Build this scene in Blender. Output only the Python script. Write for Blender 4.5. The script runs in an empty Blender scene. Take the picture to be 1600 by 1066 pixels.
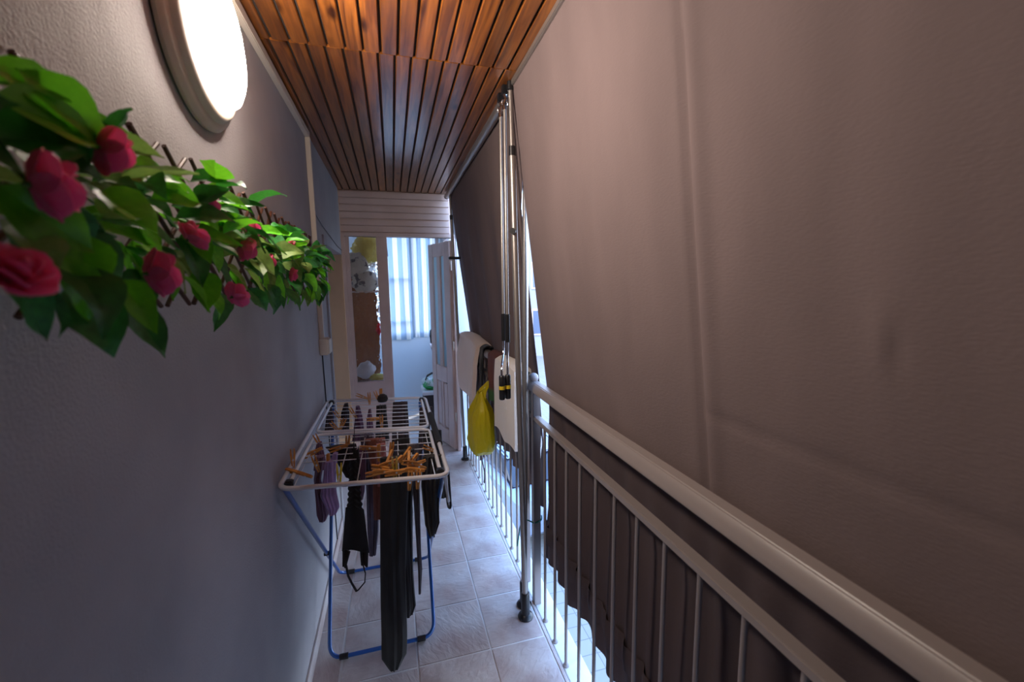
import bpy, bmesh, math, random
from mathutils import Vector, Matrix, noise
PI = math.pi
S = bpy.context.scene
COL = S.collection
random.seed(7)

# ------------------------------------------------------------------ camera, sky, exposure
CAMH = 1.6
cam_data = bpy.data.cameras.new('camera')
cam = bpy.data.objects.new('camera', cam_data); COL.objects.link(cam)
cam_data.sensor_width = 36.0
cam_data.lens = 660.0 / 1600.0 * 36.0
cam_data.clip_start = 0.02
YAW, PITCH, ROLL = math.radians(15.65), math.radians(-7.42), math.radians(-0.78)
fw = Vector((math.sin(YAW)*math.cos(PITCH), math.cos(YAW)*math.cos(PITCH), math.sin(PITCH)))
rt = Vector((math.cos(YAW), -math.sin(YAW), 0)); up = rt.cross(fw)
r2 = rt*math.cos(ROLL) + up*math.sin(ROLL); u2 = -rt*math.sin(ROLL) + up*math.cos(ROLL)
M = Matrix((r2, u2, -fw)).transposed().to_4x4(); M.translation = Vector((0, 0, CAMH))
cam.matrix_world = M
cam_data.dof.use_dof = True
cam_data.dof.focus_distance = 2.6
cam_data.dof.aperture_fstop = 3.6
S.camera = cam
S.view_settings.view_transform = 'Standard'; S.view_settings.look = 'None'
S.view_settings.exposure = 0.85; S.view_settings.gamma = 1.0; S.view_settings.use_curve_mapping = False

LAMP_STRENGTH = 54.0
SKY_STRENGTH = 4.3
w = bpy.data.worlds.new('sky'); S.world = w; w.use_nodes = True
nt = w.node_tree; nt.nodes.clear()
bg = nt.nodes.new('ShaderNodeBackground'); wo = nt.nodes.new('ShaderNodeOutputWorld')
tc = nt.nodes.new('ShaderNodeTexCoord'); sx = nt.nodes.new('ShaderNodeSeparateXYZ'); rp = nt.nodes.new('ShaderNodeValToRGB')
rp.color_ramp.elements[0].position = 0.0; rp.color_ramp.elements[0].color = (0.66, 0.80, 1.0, 1)
rp.color_ramp.elements[1].position = 0.7; rp.color_ramp.elements[1].color = (0.26, 0.50, 1.0, 1)
nt.links.new(tc.outputs['Generated'], sx.inputs[0]); nt.links.new(sx.outputs['Z'], rp.inputs[0])
nt.links.new(rp.outputs[0], bg.inputs[0]); bg.inputs[1].default_value = SKY_STRENGTH
nt.links.new(bg.outputs[0], wo.inputs[0])
sun_d = bpy.data.lights.new('sun', 'SUN'); sun_d.energy = 1.6; sun_d.angle = 0.02; sun_d.color = (1, 0.95, 0.88)
sun = bpy.data.objects.new('sun', sun_d); COL.objects.link(sun)
sun.rotation_euler = (math.radians(28), math.radians(-32), 0)      # from behind the house, high

# ------------------------------------------------------------------ helpers
def at(x, y, Y=None, X=None, Z=None):
    """point of the picture (1600x1066 frame) taken to a real plane"""
    d = (r2*((x-800)/660.0) - u2*((y-533)/660.0) + fw)
    o = Vector((0, 0, CAMH))
    if Y is not None: t = Y/d.y
    elif X is not None: t = X/d.x
    else: t = (Z-CAMH)/d.z
    return o + d*t

def thing(name, label, cat, loc=(0, 0, 0), group=None):
    o = bpy.data.objects.new(name, None); COL.objects.link(o); o.location = loc
    o.empty_display_size = 0.05
    o['label'] = label; o['category'] = cat
    if group: o['group'] = group
    return o
def tag(o, label, cat, group=None):
    o['label'] = label; o['category'] = cat
    if group: o['group'] = group
    return o
def mesh_from(name, bm, mat, smooth=True):
    me = bpy.data.meshes.new(name)
    bmesh.ops.recalc_face_normals(bm, faces=bm.faces)
    bm.to_mesh(me); bm.free()
    if smooth:
        for p in me.polygons: p.use_smooth = True
        try: me.set_sharp_from_angle(angle=math.radians(38))
        except Exception: pass
    if mat: me.materials.append(mat)
    return me
def link(name, me, parent=None):
    o = bpy.data.objects.new(name, me); COL.objects.link(o)
    if parent is not None:
        o.parent = parent
        if parent.type == 'EMPTY': o.matrix_parent_inverse = Matrix.Translation(-parent.location)
    return o
def obj(name, bm, mat, parent=None, smooth=True):
    return link(name, mesh_from(name, bm, mat, smooth), parent)
def struct(name, bm, mat, smooth=False, label=None):
    o = obj(name, bm, mat, None, smooth); o['kind'] = 'structure'
    if label: o['label'] = label
    return o
def box(bm, x0, x1, y0, y1, z0, z1, bev=0.0, mat=None):
    b = bmesh.new() if bev else bm
    g = bmesh.ops.create_cube(b, size=1.0)
    for v in g['verts']:
        v.co = Vector(((x0+x1)/2 + v.co.x*(x1-x0), (y0+y1)/2 + v.co.y*(y1-y0), (z0+z1)/2 + v.co.z*(z1-z0)))
    if bev:
        bmesh.ops.bevel(b, geom=b.edges[:], offset=bev, segments=2, affect='EDGES')
        merge(bm, b)
    return bm
def merge(bm, b, mat=None):
    if mat is not None: bmesh.ops.transform(b, matrix=mat, verts=b.verts)
    me = bpy.data.meshes.new('tmp'); b.to_mesh(me); b.free(); bm.from_mesh(me); bpy.data.meshes.remove(me)
def nb(*a, **k): return box(bmesh.new(), *a, **k)
def frame_of(d):
    d = d.normalized(); a = Vector((0, 0, 1)) if abs(d.z) < 0.9 else Vector((1, 0, 0))
    n = d.cross(a).normalized(); return n, d.cross(n).normalized()
def tube(bm, pts, r, seg=10, closed=False, cap=True, flat=1.0):
    pts = [Vector(p) for p in pts]; n = len(pts); rings = []
    rr = r if isinstance(r, (list, tuple)) else [r]*n
    prev = None
    for i, p in enumerate(pts):
        if closed: d = pts[(i+1) % n] - pts[i-1]
        else: d = pts[min(i+1, n-1)] - pts[max(i-1, 0)]
        if d.length < 1e-9: d = Vector((0, 0, 1))
        d.normalize()
        if prev is None: a, b = frame_of(d)
        else:
            a = (prev - d*prev.dot(d)); a = a.normalized() if a.length > 1e-6 else frame_of(d)[0]; b = d.cross(a)
        prev = a
        rings.append([bm.verts.new(p + (a*math.cos(2*PI*k/seg) + b*math.sin(2*PI*k/seg)*flat)*rr[i]) for k in range(seg)])
    m = n if closed else n-1
    for i in range(m):
        A, B = rings[i], rings[(i+1) % n]
        for k in range(seg): bm.faces.new((A[k], A[(k+1) % seg], B[(k+1) % seg], B[k]))
    if cap and not closed: bm.faces.new(rings[0][::-1]); bm.faces.new(rings[-1])
    return bm
def T(pts, r, **k): return tube(bmesh.new(), pts, r, **k)
def rounded(pts, rad, seg=5, closed=False):
    pts = [Vector(p) for p in pts]; out = []; n = len(pts)
    for i, p in enumerate(pts):
        if not closed and i in (0, n-1): out.append(p); continue
        a = (pts[i-1]-p); b = (pts[(i+1) % n]-p); ra = min(rad, a.length*.45, b.length*.45)
        A = p + a.normalized()*ra; B = p + b.normalized()*ra
        for k in range(seg+1):
            t = k/seg; out.append(A*(1-t)**2 + p*2*t*(1-t) + B*t*t)
    return out
def lathe(bm, prof, mat=None, seg=32):
    """profile [(radius, height)] about z, then moved by mat"""
    b = bmesh.new(); rings = []
    for r, z in prof:
        if r < 1e-6: rings.append([b.verts.new((0, 0, z))])
        else: rings.append([b.verts.new((r*math.cos(2*PI*k/seg), r*math.sin(2*PI*k/seg), z)) for k in range(seg)])
    for A, B in zip(rings, rings[1:]):
        for k in range(seg):
            f = [A[k % len(A)], A[(k+1) % len(A)], B[(k+1) % len(B)], B[k % len(B)]]
            f = list(dict.fromkeys(f))
            if len(f) > 2: b.faces.new(f)
    merge(bm, b, mat); return bm
def sheet(f, nu, nv, thick=0.0):
    """surface f(u, v) -> Vector, optional real thickness"""
    bm = bmesh.new(); g = [[bm.verts.new(f(i/nu, j/nv)) for i in range(nu+1)] for j in range(nv+1)]
    for j in range(nv):
        for i in range(nu): bm.faces.new((g[j][i], g[j][i+1], g[j+1][i+1], g[j+1][i]))
    if thick:
        bmesh.ops.recalc_face_normals(bm, faces=bm.faces)
        bmesh.ops.solidify(bm, geom=bm.faces[:], thickness=thick)
    return bm
def nz(x, y=0, z=0): return noise.noise(Vector((x, y, z)))

# ------------------------------------------------------------------ materials
def mat(name, col, rough=0.6, metal=0.0, **k):
    m = bpy.data.materials.new(name); m.use_nodes = True; nt = m.node_tree; b = nt.nodes['Principled BSDF']
    b.inputs['Base Color'].default_value = (*col, 1); b.inputs['Roughness'].default_value = rough; b.inputs['Metallic'].default_value = metal
    if 'spec' in k: b.inputs['Specular IOR Level'].default_value = k['spec']
    if 'coat' in k: b.inputs['Coat Weight'].default_value = k['coat']; b.inputs['Coat Roughness'].default_value = k.get('coat_rough', .15)
    if 'trans' in k: b.inputs['Transmission Weight'].default_value = k['trans']; b.inputs['IOR'].default_value = k.get('ior', 1.45)
    if 'alpha' in k: b.inputs['Alpha'].default_value = k['alpha']
    if 'sheen' in k: b.inputs['Sheen Weight'].default_value = k['sheen']
    L = nt.links.new; N = nt.nodes.new
    tc = N('ShaderNodeTexCoord'); mp = N('ShaderNodeMapping'); L(tc.outputs['Object'], mp.inputs[0])
    mp.inputs['Scale'].default_value = k.get('stretch', (1, 1, 1))
    if 'vary' in k:          # colour variation: second colour, noise scale
        col2, sc = k['vary'][:2]; lo, hi = (k['vary'][2:4] if len(k['vary']) > 3 else (.35, .65))
        n = N('ShaderNodeTexNoise'); n.inputs['Scale'].default_value = sc; n.inputs['Detail'].default_value = 6
        L(mp.outputs[0], n.inputs['Vector'])
        r = N('ShaderNodeValToRGB'); r.color_ramp.elements[0].position = lo; r.color_ramp.elements[1].position = hi
        r.color_ramp.elements[0].color = (*col, 1); r.color_ramp.elements[1].color = (*col2, 1)
        L(n.outputs['Fac'], r.inputs[0]); out = r.outputs[0]
        if 'perobj' in k:
            oi = N('ShaderNodeObjectInfo'); hs = N('ShaderNodeHueSaturation'); ma = N('ShaderNodeMapRange')
            ma.inputs['To Min'].default_value = 1-k['perobj']; ma.inputs['To Max'].default_value = 1+k['perobj']
            L(oi.outputs['Random'], ma.inputs[0]); L(ma.outputs[0], hs.inputs['Value']); L(out, hs.inputs['Color']); out = hs.outputs[0]
        L(out, b.inputs['Base Color'])
    if 'bump' in k:
        sc, st, dist = k['bump']; n2 = N('ShaderNodeTexNoise'); n2.inputs['Scale'].default_value = sc; n2.inputs['Detail'].default_value = 5
        L(mp.outputs[0], n2.inputs['Vector'])
        bu = N('ShaderNodeBump'); bu.inputs['Strength'].default_value = st; bu.inputs['Distance'].default_value = dist
        L(n2.outputs['Fac'], bu.inputs['Height']); L(bu.outputs[0], b.inputs['Normal'])
    return m

def stucco():
    m = mat('rough_stucco', (.41, .385, .395), .75, vary=((.30, .285, .30), 1.8))
    nt = m.node_tree; N = nt.nodes.new; L = nt.links.new; b = nt.nodes['Principled BSDF']
    tc = N('ShaderNodeTexCoord')
    n1 = N('ShaderNodeTexNoise'); n1.inputs['Scale'].default_value = 190; n1.inputs['Detail'].default_value = 4
    mp = N('ShaderNodeMapping'); mp.inputs['Rotation'].default_value = (.5, 0, 0); mp.inputs['Scale'].default_value = (1, 3.5, 1.0)
    n2 = N('ShaderNodeTexNoise'); n2.inputs['Scale'].default_value = 2.4; n2.inputs['Detail'].default_value = 5
    L(tc.outputs['Object'], n1.inputs['Vector']); L(tc.outputs['Object'], mp.inputs[0]); L(mp.outputs[0], n2.inputs['Vector'])
    b1 = N('ShaderNodeBump'); b1.inputs['Strength'].default_value = .55; b1.inputs['Distance'].default_value = .003
    b2 = N('ShaderNodeBump'); b2.inputs['Strength'].default_value = .35; b2.inputs['Distance'].default_value = .010
    L(n1.outputs['Fac'], b1.inputs['Height']); L(n2.outputs['Fac'], b2.inputs['Height'])
    L(b2.outputs[0], b1.inputs['Normal']); L(b1.outputs[0], b.inputs['Normal'])
    return m
M_wall = stucco()
M_plain = mat('beige_plaster', (.78, .54, .33), .8, vary=((.70, .48, .29), 4))
def wood():
    m = mat('varnished_pine', (.2, .08, .03), .30, coat=.5, coat_rough=.2)
    nt = m.node_tree; N = nt.nodes.new; L = nt.links.new; b = nt.nodes['Principled BSDF']
    tc = N('ShaderNodeTexCoord'); oi = N('ShaderNodeObjectInfo')
    ad = N('ShaderNodeVectorMath'); ad.operation = 'ADD'; sc = N('ShaderNodeVectorMath'); sc.operation = 'SCALE'; sc.inputs['Scale'].default_value = 40
    cb = N('ShaderNodeCombineXYZ'); L(oi.outputs['Random'], cb.inputs[0]); L(oi.outputs['Random'], cb.inputs[1]); L(cb.outputs[0], sc.inputs[0])
    L(tc.outputs['Object'], ad.inputs[0]); L(sc.outputs[0], ad.inputs[1])
    mp = N('ShaderNodeMapping'); mp.inputs['Scale'].default_value = (22, 1.3, 22); L(ad.outputs[0], mp.inputs[0])
    n = N('ShaderNodeTexNoise'); n.inputs['Scale'].default_value = 2.2; n.inputs['Detail'].default_value = 7; n.inputs['Distortion'].default_value = 1.0
    L(mp.outputs[0], n.inputs['Vector'])
    r = N('ShaderNodeValToRGB'); e = r.color_ramp.elements
    e[0].position = .3; e[0].color = (.085, .024, .007, 1); e[1].position = .74; e[1].color = (.34, .110, .016, 1)
    L(n.outputs['Fac'], r.inputs[0])
    # knots
    mk = N('ShaderNodeMapping'); mk.inputs['Scale'].default_value = (8, 3.2, 8); L(ad.outputs[0], mk.inputs[0])
    v = N('ShaderNodeTexVoronoi'); v.inputs['Scale'].default_value = 1.0; L(mk.outputs[0], v.inputs['Vector'])
    rk = N('ShaderNodeValToRGB'); ek = rk.color_ramp.elements; ek[0].position = .06; ek[0].color = (.16, .12, .1, 1); ek[1].position = .17; ek[1].color = (1, 1, 1, 1)
    L(v.outputs['Distance'], rk.inputs[0])
    mu = N('ShaderNodeMix'); mu.data_type = 'RGBA'; mu.blend_type = 'MULTIPLY'; mu.inputs[0].default_value = 1
    L(r.outputs[0], mu.inputs[6]); L(rk.outputs[0], mu.inputs[7])
    hs = N('ShaderNodeHueSaturation'); ma = N('ShaderNodeMapRange'); ma.inputs['To Min'].default_value = .72; ma.inputs['To Max'].default_value = 1.25
    L(oi.outputs['Random'], ma.inputs[0]); L(ma.outputs[0], hs.inputs['Value']); L(mu.outputs[2], hs.inputs['Color'])
    L(hs.outputs[0], b.inputs['Base Color'])
    bu = N('ShaderNodeBump'); bu.inputs['Strength'].default_value = .2; bu.inputs['Distance'].default_value = .002
    L(n.outputs['Fac'], bu.inputs['Height']); L(bu.outputs[0], b.inputs['Normal'])
    return m
M_wood = wood()
M_dark = mat('dark_void', (.03, .022, .018), .9)
def tile_mat():
    m = mat('stone_tile', (.58, .53, .52), .36, vary=((.42, .32, .30), 5.0), perobj=.06)
    nt = m.node_tree; N = nt.nodes.new; L = nt.links.new; b = nt.nodes['Principled BSDF']
    tc = N('ShaderNodeTexCoord'); oi = N('ShaderNodeObjectInfo')
    vr = N('ShaderNodeVectorRotate'); vr.rotation_type = 'Z_AXIS'
    ma = N('ShaderNodeMath'); ma.operation = 'MULTIPLY'; ma.inputs[1].default_value = 19.0
    L(oi.outputs['Random'], ma.inputs[0]); L(tc.outputs['Object'], vr.inputs['Vector']); L(ma.outputs[0], vr.inputs['Angle'])
    mp = N('ShaderNodeMapping'); mp.inputs['Scale'].default_value = (7, 16, 5); L(vr.outputs[0], mp.inputs[0])
    n = N('ShaderNodeTexNoise'); n.inputs['Scale'].default_value = 2.2; n.inputs['Detail'].default_value = 9; n.inputs['Distortion'].default_value = .8
    L(mp.outputs[0], n.inputs['Vector'])
    bu = N('ShaderNodeBump'); bu.inputs['Strength'].default_value = .7; bu.inputs['Distance'].default_value = .005
    L(n.outputs['Fac'], bu.inputs['Height']); L(bu.outputs[0], b.inputs['Normal'])
    return m
M_tile = tile_mat()
M_grout = mat('grout', (.72, .70, .70), .85, bump=(60, .3, .002))
M_marble = mat('pale_marble', (.62, .62, .62), .5, vary=((.52, .52, .54), 6))
M_white = mat('white_painted_wood', (.68, .53, .49), .45, vary=((.62, .475, .435), 5, .4, .6), bump=(30, .08, .001))
M_pvc = mat('white_trunking', (.60, .52, .44), .5)
M_grey = mat('grey_painted_steel', (.25, .213, .207), .38, spec=.5, bump=(160, .05, .0005))
M_alu = mat('brushed_aluminium', (.36, .33, .31), .42, .8)
M_chrome = mat('chrome', (.75, .76, .8), .12, 1.0)
M_black = mat('black_plastic', (.012, .012, .014), .35)
M_yel = mat('yellow_print', (.75, .55, .02), .5)
M_bluemetal = mat('blue_enamel', (.008, .075, .30), .28, coat=.5)
M_rackwhite = mat('white_enamel', (.66, .66, .70), .25, coat=.6)
M_foam = mat('black_foam', (.016, .016, .018), .8)
M_peg = mat('peg_wood', (.62, .27, .055), .6, vary=((.50, .20, .04), 30), perobj=.15)
M_pegy = mat('yellow_peg', (.75, .52, .01), .35)
M_pegc = mat('clear_yellow_peg', (.75, .6, .12), .15, trans=.6)
M_spring = mat('spring_steel', (.5, .5, .5), .3, 1.0)
def fabric_mat(name, c, trl=.12, c2=None):
    m = mat(name, c, .95, spec=.15, vary=(c2 or tuple(x*.82 for x in c), 5, .3, .7), stretch=(1, 1, .35))
    nt = m.node_tree; N = nt.nodes.new; L = nt.links.new; b = nt.nodes['Principled BSDF']
    tc = N('ShaderNodeTexCoord'); mp = N('ShaderNodeMapping'); mp.inputs['Scale'].default_value = (1, 1, 3); L(tc.outputs['Object'], mp.inputs[0])
    n = N('ShaderNodeTexNoise'); n.inputs['Scale'].default_value = 90; n.inputs['Detail'].default_value = 3; L(mp.outputs[0], n.inputs['Vector'])
    bu = N('ShaderNodeBump'); bu.inputs['Strength'].default_value = .35; bu.inputs['Distance'].default_value = .002
    L(n.outputs['Fac'], bu.inputs['Height']); L(bu.outputs[0], b.inputs['Normal'])
    if trl:
        tr = N('ShaderNodeBsdfTranslucent'); tr.inputs[0].default_value = (*c, 1); mx = N('ShaderNodeMixShader'); mx.inputs[0].default_value = trl
        L(b.outputs[0], mx.inputs[1]); L(tr.outputs[0], mx.inputs[2]); L(mx.outputs[0], nt.nodes['Material Output'].inputs[0])
    return m
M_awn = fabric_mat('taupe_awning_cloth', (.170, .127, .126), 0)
M_awn_shade = fabric_mat('shade_toned_awning_cloth', (.088, .064, .066), 0)  # awning cloth again, with the shade below the rail put into its colour
def cloth(name, c, **k): return mat(name, c, .9, vary=(tuple(x*.72 for x in c), 22), bump=(260, .4, .001), sheen=.15, **k)
M_leaf = [mat('leaf_bright', (.15, .58, .02), .42, vary=((.08, .40, .015), 9), perobj=.25),
          mat('leaf_deep', (.035, .24, .04), .45, vary=((.02, .13, .03), 9), perobj=.3),
          mat('leaf_pale', (.22, .32, .09), .5, vary=((.12, .22, .04), 9), perobj=.2)]
M_rose = mat('rose_petal', (.95, .15, .38), .5, vary=((.98, .42, .52), 14, .5, .72), perobj=.15)
M_bag = mat('yellow_carrier_bag', (.74, .60, .012), .38, bump=(22, 1.0, .02), stretch=(1, 1, .4))
def translucent(m, f, c):
    nt = m.node_tree; tr = nt.nodes.new('ShaderNodeBsdfTranslucent'); tr.inputs[0].default_value = (*c, 1)
    mx = nt.nodes.new('ShaderNodeMixShader'); mx.inputs[0].default_value = f
    nt.links.new(nt.nodes['Principled BSDF'].outputs[0], mx.inputs[1]); nt.links.new(tr.outputs[0], mx.inputs[2])
    nt.links.new(mx.outputs[0], nt.nodes['Material Output'].inputs[0])
translucent(M_leaf[0], .34, (.18, .62, .02)); translucent(M_leaf[1], .18, (.05, .28, .03)); translucent(M_leaf[2], .3, (.35, .58, .12)); translucent(M_rose, .4, (1, .34, .58)); translucent(M_bag, .3, (.85, .72, .02))
M_willow = mat('willow_rod', (.10, .035, .018), .45, vary=((.055, .02, .012), 30))
M_stem = mat('green_stem', (.06, .14, .02), .6)

# ------------------------------------------------------------------ the setting
XL, XR, YD, ZC = -.40, .50, 3.976, 2.436
YB = -1.3
# left wall with its doorway (y 2.93..3.90)
bm = bmesh.new()
box(bm, -.66, XL, YB, 2.93, -.12, 2.62); box(bm, -.66, XL, 2.93, 3.93, 1.885, 2.62)
wl = struct('wall_left', bm, M_wall)
wl['label'] = 'rough stuccoed grey wall with flower trellis and round lamp'
bm = bmesh.new(); box(bm, -1.0, XL-.002, 3.93, YD+.06, -.12, 2.62); struct('wall_recess', bm, M_plain)
struct('trim_1', nb(XL-.008, XL+.012, 2.87, 2.93, 0, 1.93, bev=.003), M_wall)
d2 = struct('sun_stop_door', nb(-.655, -.62, 2.93, 3.93, 0, 1.885, bev=.003), M_white, label='unseen closed door added to keep sun out of the side doorway')  # added out of view to stop sun leaking through the doorway
struct('wall_back', nb(-.66, .75, YB-.15, YB, -.12, 2.62), mat('dark_low_bounce_brown', (.12, .06, .035), .5))  # unseen end wall, made dark to cut the light it bounces
# ceiling: dark void, boards hang below as pieces
ce = struct('ceiling', nb(-1.0, .56, YB, YD+.06, ZC+.006, ZC+.2), M_dark)
ce['label'] = 'varnished tongue and groove pine boards'
xs = [-.41 + .0588*i for i in range(17)]
def board_mesh(L):
    b = bmesh.new(); wd = .0588
    pr = [(-wd/2+.0035, .006), (-wd/2+.0035, .001), (-wd/2+.0065, -.004), (wd/2-.0065, -.004), (wd/2-.0035, .001), (wd/2-.0035, .006)]
    a = [b.verts.new((x, 0, z)) for x, z in pr]; c = [b.verts.new((x, L, z)) for x, z in pr]
    for i in range(6): b.faces.new((a[i], a[(i+1) % 6], c[(i+1) % 6], c[i]))
    b.faces.new(a); b.faces.new(c[::-1]); return b
LB = {}
for i in range(16):
    for k, (y0, y1, dx) in enumerate(((YB, 1.694, 0), (1.699, YD-.005, -.010))):
        if (i, k) == (0, 1): x_extra = 0
        if k not in LB: LB[k] = mesh_from('ceiling_board', board_mesh(y1-y0), M_wood, False)
        if xs[i]+.0294+dx > .535 or xs[i]+dx < -.42: continue
        o = link('ceiling_board', LB[k], ce); o.location = (xs[i]+.0294+dx, y0, ZC+random.uniform(-.0008, .0008))
# floor
fl = struct('floor', nb(-1.1, .618, YB, 5.75, -.12, -.0022), M_grout)
tm = {}
gx = [-.40, -.285, .031, .347, .600]
for i in range(4):
    for j in range(-8, 8):
        y0 = 1.654 + .316*j; y1 = y0 + .316
        x0, x1 = gx[i], gx[i+1]
        if y0 < YB: continue
        if i not in tm: tm[i] = mesh_from('floor_tile', nb(-(x1-x0)/2+.003, (x1-x0)/2-.003, -.155, .155, -.006, 0, bev=.0022), M_tile, True)
        o = link('floor_tile', tm[i], fl); o.location = ((x0+x1)/2, (y0+y1)/2, random.uniform(-.0006, .0006))
struct('trim_2', nb(.602, .617, YB, YD, -.10, .001, bev=.003), M_tile)     # bevelled tile nosing
struct('trim_3', nb(.622, .72, YB, YD+.1, -.14, -.004, bev=.003), M_marble)   # marble edge of the slab
struct('baseboard_left', nb(XL, XL+.008, YB, 2.90, 0, .075, bev=.002), M_tile)
# trunking of the wall, conduit and junction box
t = thing('cable_trunking', 'white cable trunking along the ceiling edge of the stucco wall', 'trunking', (XL, 2.5, 1.3))
obj('ceiling_run', nb(XL, XL+.022, YB, 2.545, 2.385, 2.418, bev=.003), M_pvc, t)
obj('vertical_run', nb(XL, XL+.024, 2.52, 2.548, 1.31, 2.388, bev=.003), M_pvc, t)
t = thing('junction_box', 'small square grey junction box at the foot of the white conduit', 'box', (XL, 2.54, 1.22))
obj('body', nb(XL, XL+.045, 2.49, 2.60, 1.235, 1.325, bev=.004), M_pvc, t)
obj('lid', nb(XL+.045, XL+.052, 2.495, 2.595, 1.240, 1.320, bev=.002), M_pvc, t)
tag(obj('wire', T([(XL+.004, 2.56, 1.24), (XL+.004, 2.57, 1.0), (XL+.004, 2.60, .6), (XL+.004, 2.62, .05)], .0035, seg=6), M_black),
    'thin black wire running down the wall below the junction box', 'wire')
tag(obj('wire', T([(XL+.004, 2.57, 2.03), (XL+.004, 2.9, 1.985), (XL+.004, 3.6, 1.93), (XL+.004, 3.9, 1.92)], .003, seg=6), M_black),
    'thin dark wire slanting over the side doorway', 'wire')

# round wall lamp
lamp = thing('wall_lamp', 'large round white wall lamp glowing above the flower trellis', 'lamp', (XL, 1.17, 2.15))
M_em = bpy.data.materials.new('lamp_glow'); M_em.use_nodes = True; n_ = M_em.node_tree; n_.nodes.clear()
e_ = n_.nodes.new('ShaderNodeEmission'); e_.inputs[0].default_value = (1, .86, .74, 1); e_.inputs[1].default_value = LAMP_STRENGTH
o_ = n_.nodes.new('ShaderNodeOutputMaterial'); n_.links.new(e_.outputs[0], o_.inputs[0])
M_lampbase = mat('lamp_base_plastic', (.52, .44, .38), .5, vary=((.44, .36, .28), 12))
RX = Matrix.Translation((XL, 1.168, 2.158)) @ Matrix.Rotation(PI/2, 4, 'Y')
b = bmesh.new(); lathe(b, [(0, 0), (.180, 0), (.190, .004), (.192, .012), (.185, .022), (.172, .026), (.168, .034), (.160, .040), (.148, .042), (0, .042)], RX, 56)
obj('base_ring', b, M_lampbase, lamp)
b = bmesh.new(); lathe(b, [(.142, .040), (.142, .050), (.136, .062), (.118, .072), (.092, .078), (.065, .081), (.03, .083), (0, .0835)], RX, 56)
obj('diffuser', b, M_em, lamp)

# ------------------------------------------------------------------ far wall: cladding, glazed panel, open door
wf = struct('wall_far', nb(-.43, .55, YD+.02, YD+.06, 2.046, 2.60), M_white, label='white horizontal boards over a white door frame')
for k in range(6):
    z1 = 2.432 - .0585*k; z0 = z1-.0555 if k % 2 else z1-.0572
    b = nb(-.425, .535, YD, YD+.022, z0, z1-(.0075 if k % 2 == 0 else .002), bev=.004)
    o = obj('cladding_board', b, M_white, wf)
fr = struct('door_1', nb(-.43, .575, YD-.012, YD+.05, 2.046, 2.078, bev=.003), M_white, label='white glazed double door frame at the far end')
obj('frame_post', nb(-.43, -.372, YD-.012, YD+.05, 0, 2.046, bev=.004), M_white, fr)
obj('frame_post', nb(.548, .580, YD-.012, YD+.05, 0, 2.046, bev=.004), M_white, fr)
# fixed leaf on the left
obj('stile', nb(-.372, -.348, YD-.002, YD+.04, 0, 2.046, bev=.003), M_white, fr)
obj('stile', nb(-.108, -.035, YD-.002, YD+.04, 0, 2.046, bev=.003), M_white, fr)
obj('cover_strip', nb(-.050, -.024, YD-.018, YD-.001, 0, 2.046, bev=.003), M_white, fr)
obj('bottom_rail', nb(-.348, -.108, YD-.002, YD+.04, .60, .755, bev=.003), M_white, fr)
obj('bottom_rail', nb(-.348, -.108, YD-.002, YD+.04, .01, .15, bev=.003), M_white, fr)
obj('raised_panel', nb(-.348, -.108, YD+.008, YD+.03, .15, .60, bev=.006), M_white, fr)
obj('glazing_bead', nb(-.348, -.340, YD-.004, YD+.02, .755, 2.046, bev=.002), M_white, fr)
obj('glazing_bead', nb(-.116, -.108, YD-.004, YD+.02, .755, 2.046, bev=.002), M_white, fr)
def pebble_glass():
    m = bpy.data.materials.new('pebbled_glass'); m.use_nodes = True; nt = m.node_tree; b = nt.nodes['Principled BSDF']
    N = nt.nodes.new; L = nt.links.new
    b.inputs['Roughness'].default_value = .06; b.inputs['Transmission Weight'].default_value = 1; b.inputs['IOR'].default_value = 1.45
    b.inputs['Base Color'].default_value = (.97, .97, .97, 1)
    tc = N('ShaderNodeTexCoord'); v = N('ShaderNodeTexVoronoi'); v.feature = 'SMOOTH_F1'; v.inputs['Scale'].default_value = 36
    mp = N('ShaderNodeMapping'); mp.inputs['Scale'].default_value = (1, 1, .7)
    L(tc.outputs['Object'], mp.inputs[0]); L(mp.outputs[0], v.inputs['Vector'])
    bu = N('ShaderNodeBump'); bu.inputs['Strength'].default_value = 1.0; bu.inputs['Distance'].default_value = .02
    L(v.outputs['Distance'], bu.inputs['Height']); L(bu.outputs[0], b.inputs['Normal']); return m
M_peb = pebble_glass()
obj('pane', nb(-.348, -.108, YD+.012, YD+.016, .75, 2.046), M_peb, fr, False)
# open leaf, hinged at the right jamb, swung into the back room
hx, hy = .540, YD+.02; ex, ey = .388, 4.46
LW = math.hypot(ex-hx, ey-hy)
dl = thing('door_leaf', 'open white door leaf with two narrow frosted panes', 'door', (hx, hy, .012))
LM = Matrix.Translation((hx, hy, .012)) @ Matrix.Rotation(math.atan2(ey-hy, ex-hx), 4, 'Z')
def leafpart(name, u0, u1, z0, z1, d0, d1, m, bev=.004):
    b = nb(u0, u1, d0, d1, z0, z1, bev=bev) if bev else nb(u0, u1, d0, d1, z0, z1)
    bmesh.ops.transform(b, matrix=LM, verts=b.verts); return obj(name, b, m, dl)
H2 = 2.012
M_frost = mat('frosted_glass', (.42, .60, .66), .35, trans=.55, ior=1.2, bump=(120, .4, .002))
u = [0, .13, .215, .295, .385, LW]
leafpart('stile', u[0], u[1], 0, H2, -.018, .018, M_white)
leafpart('stile', u[4], u[5], 0, H2, -.018, .018, M_white)
leafpart('mullion', u[2], u[3], .80, H2-.13, -.016, .016, M_white)
leafpart('top_rail', u[1], u[4], H2-.13, H2, -.017, .017, M_white)
leafpart('middle_rail', u[1], u[4], .64, .80, -.017, .017, M_white)
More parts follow.
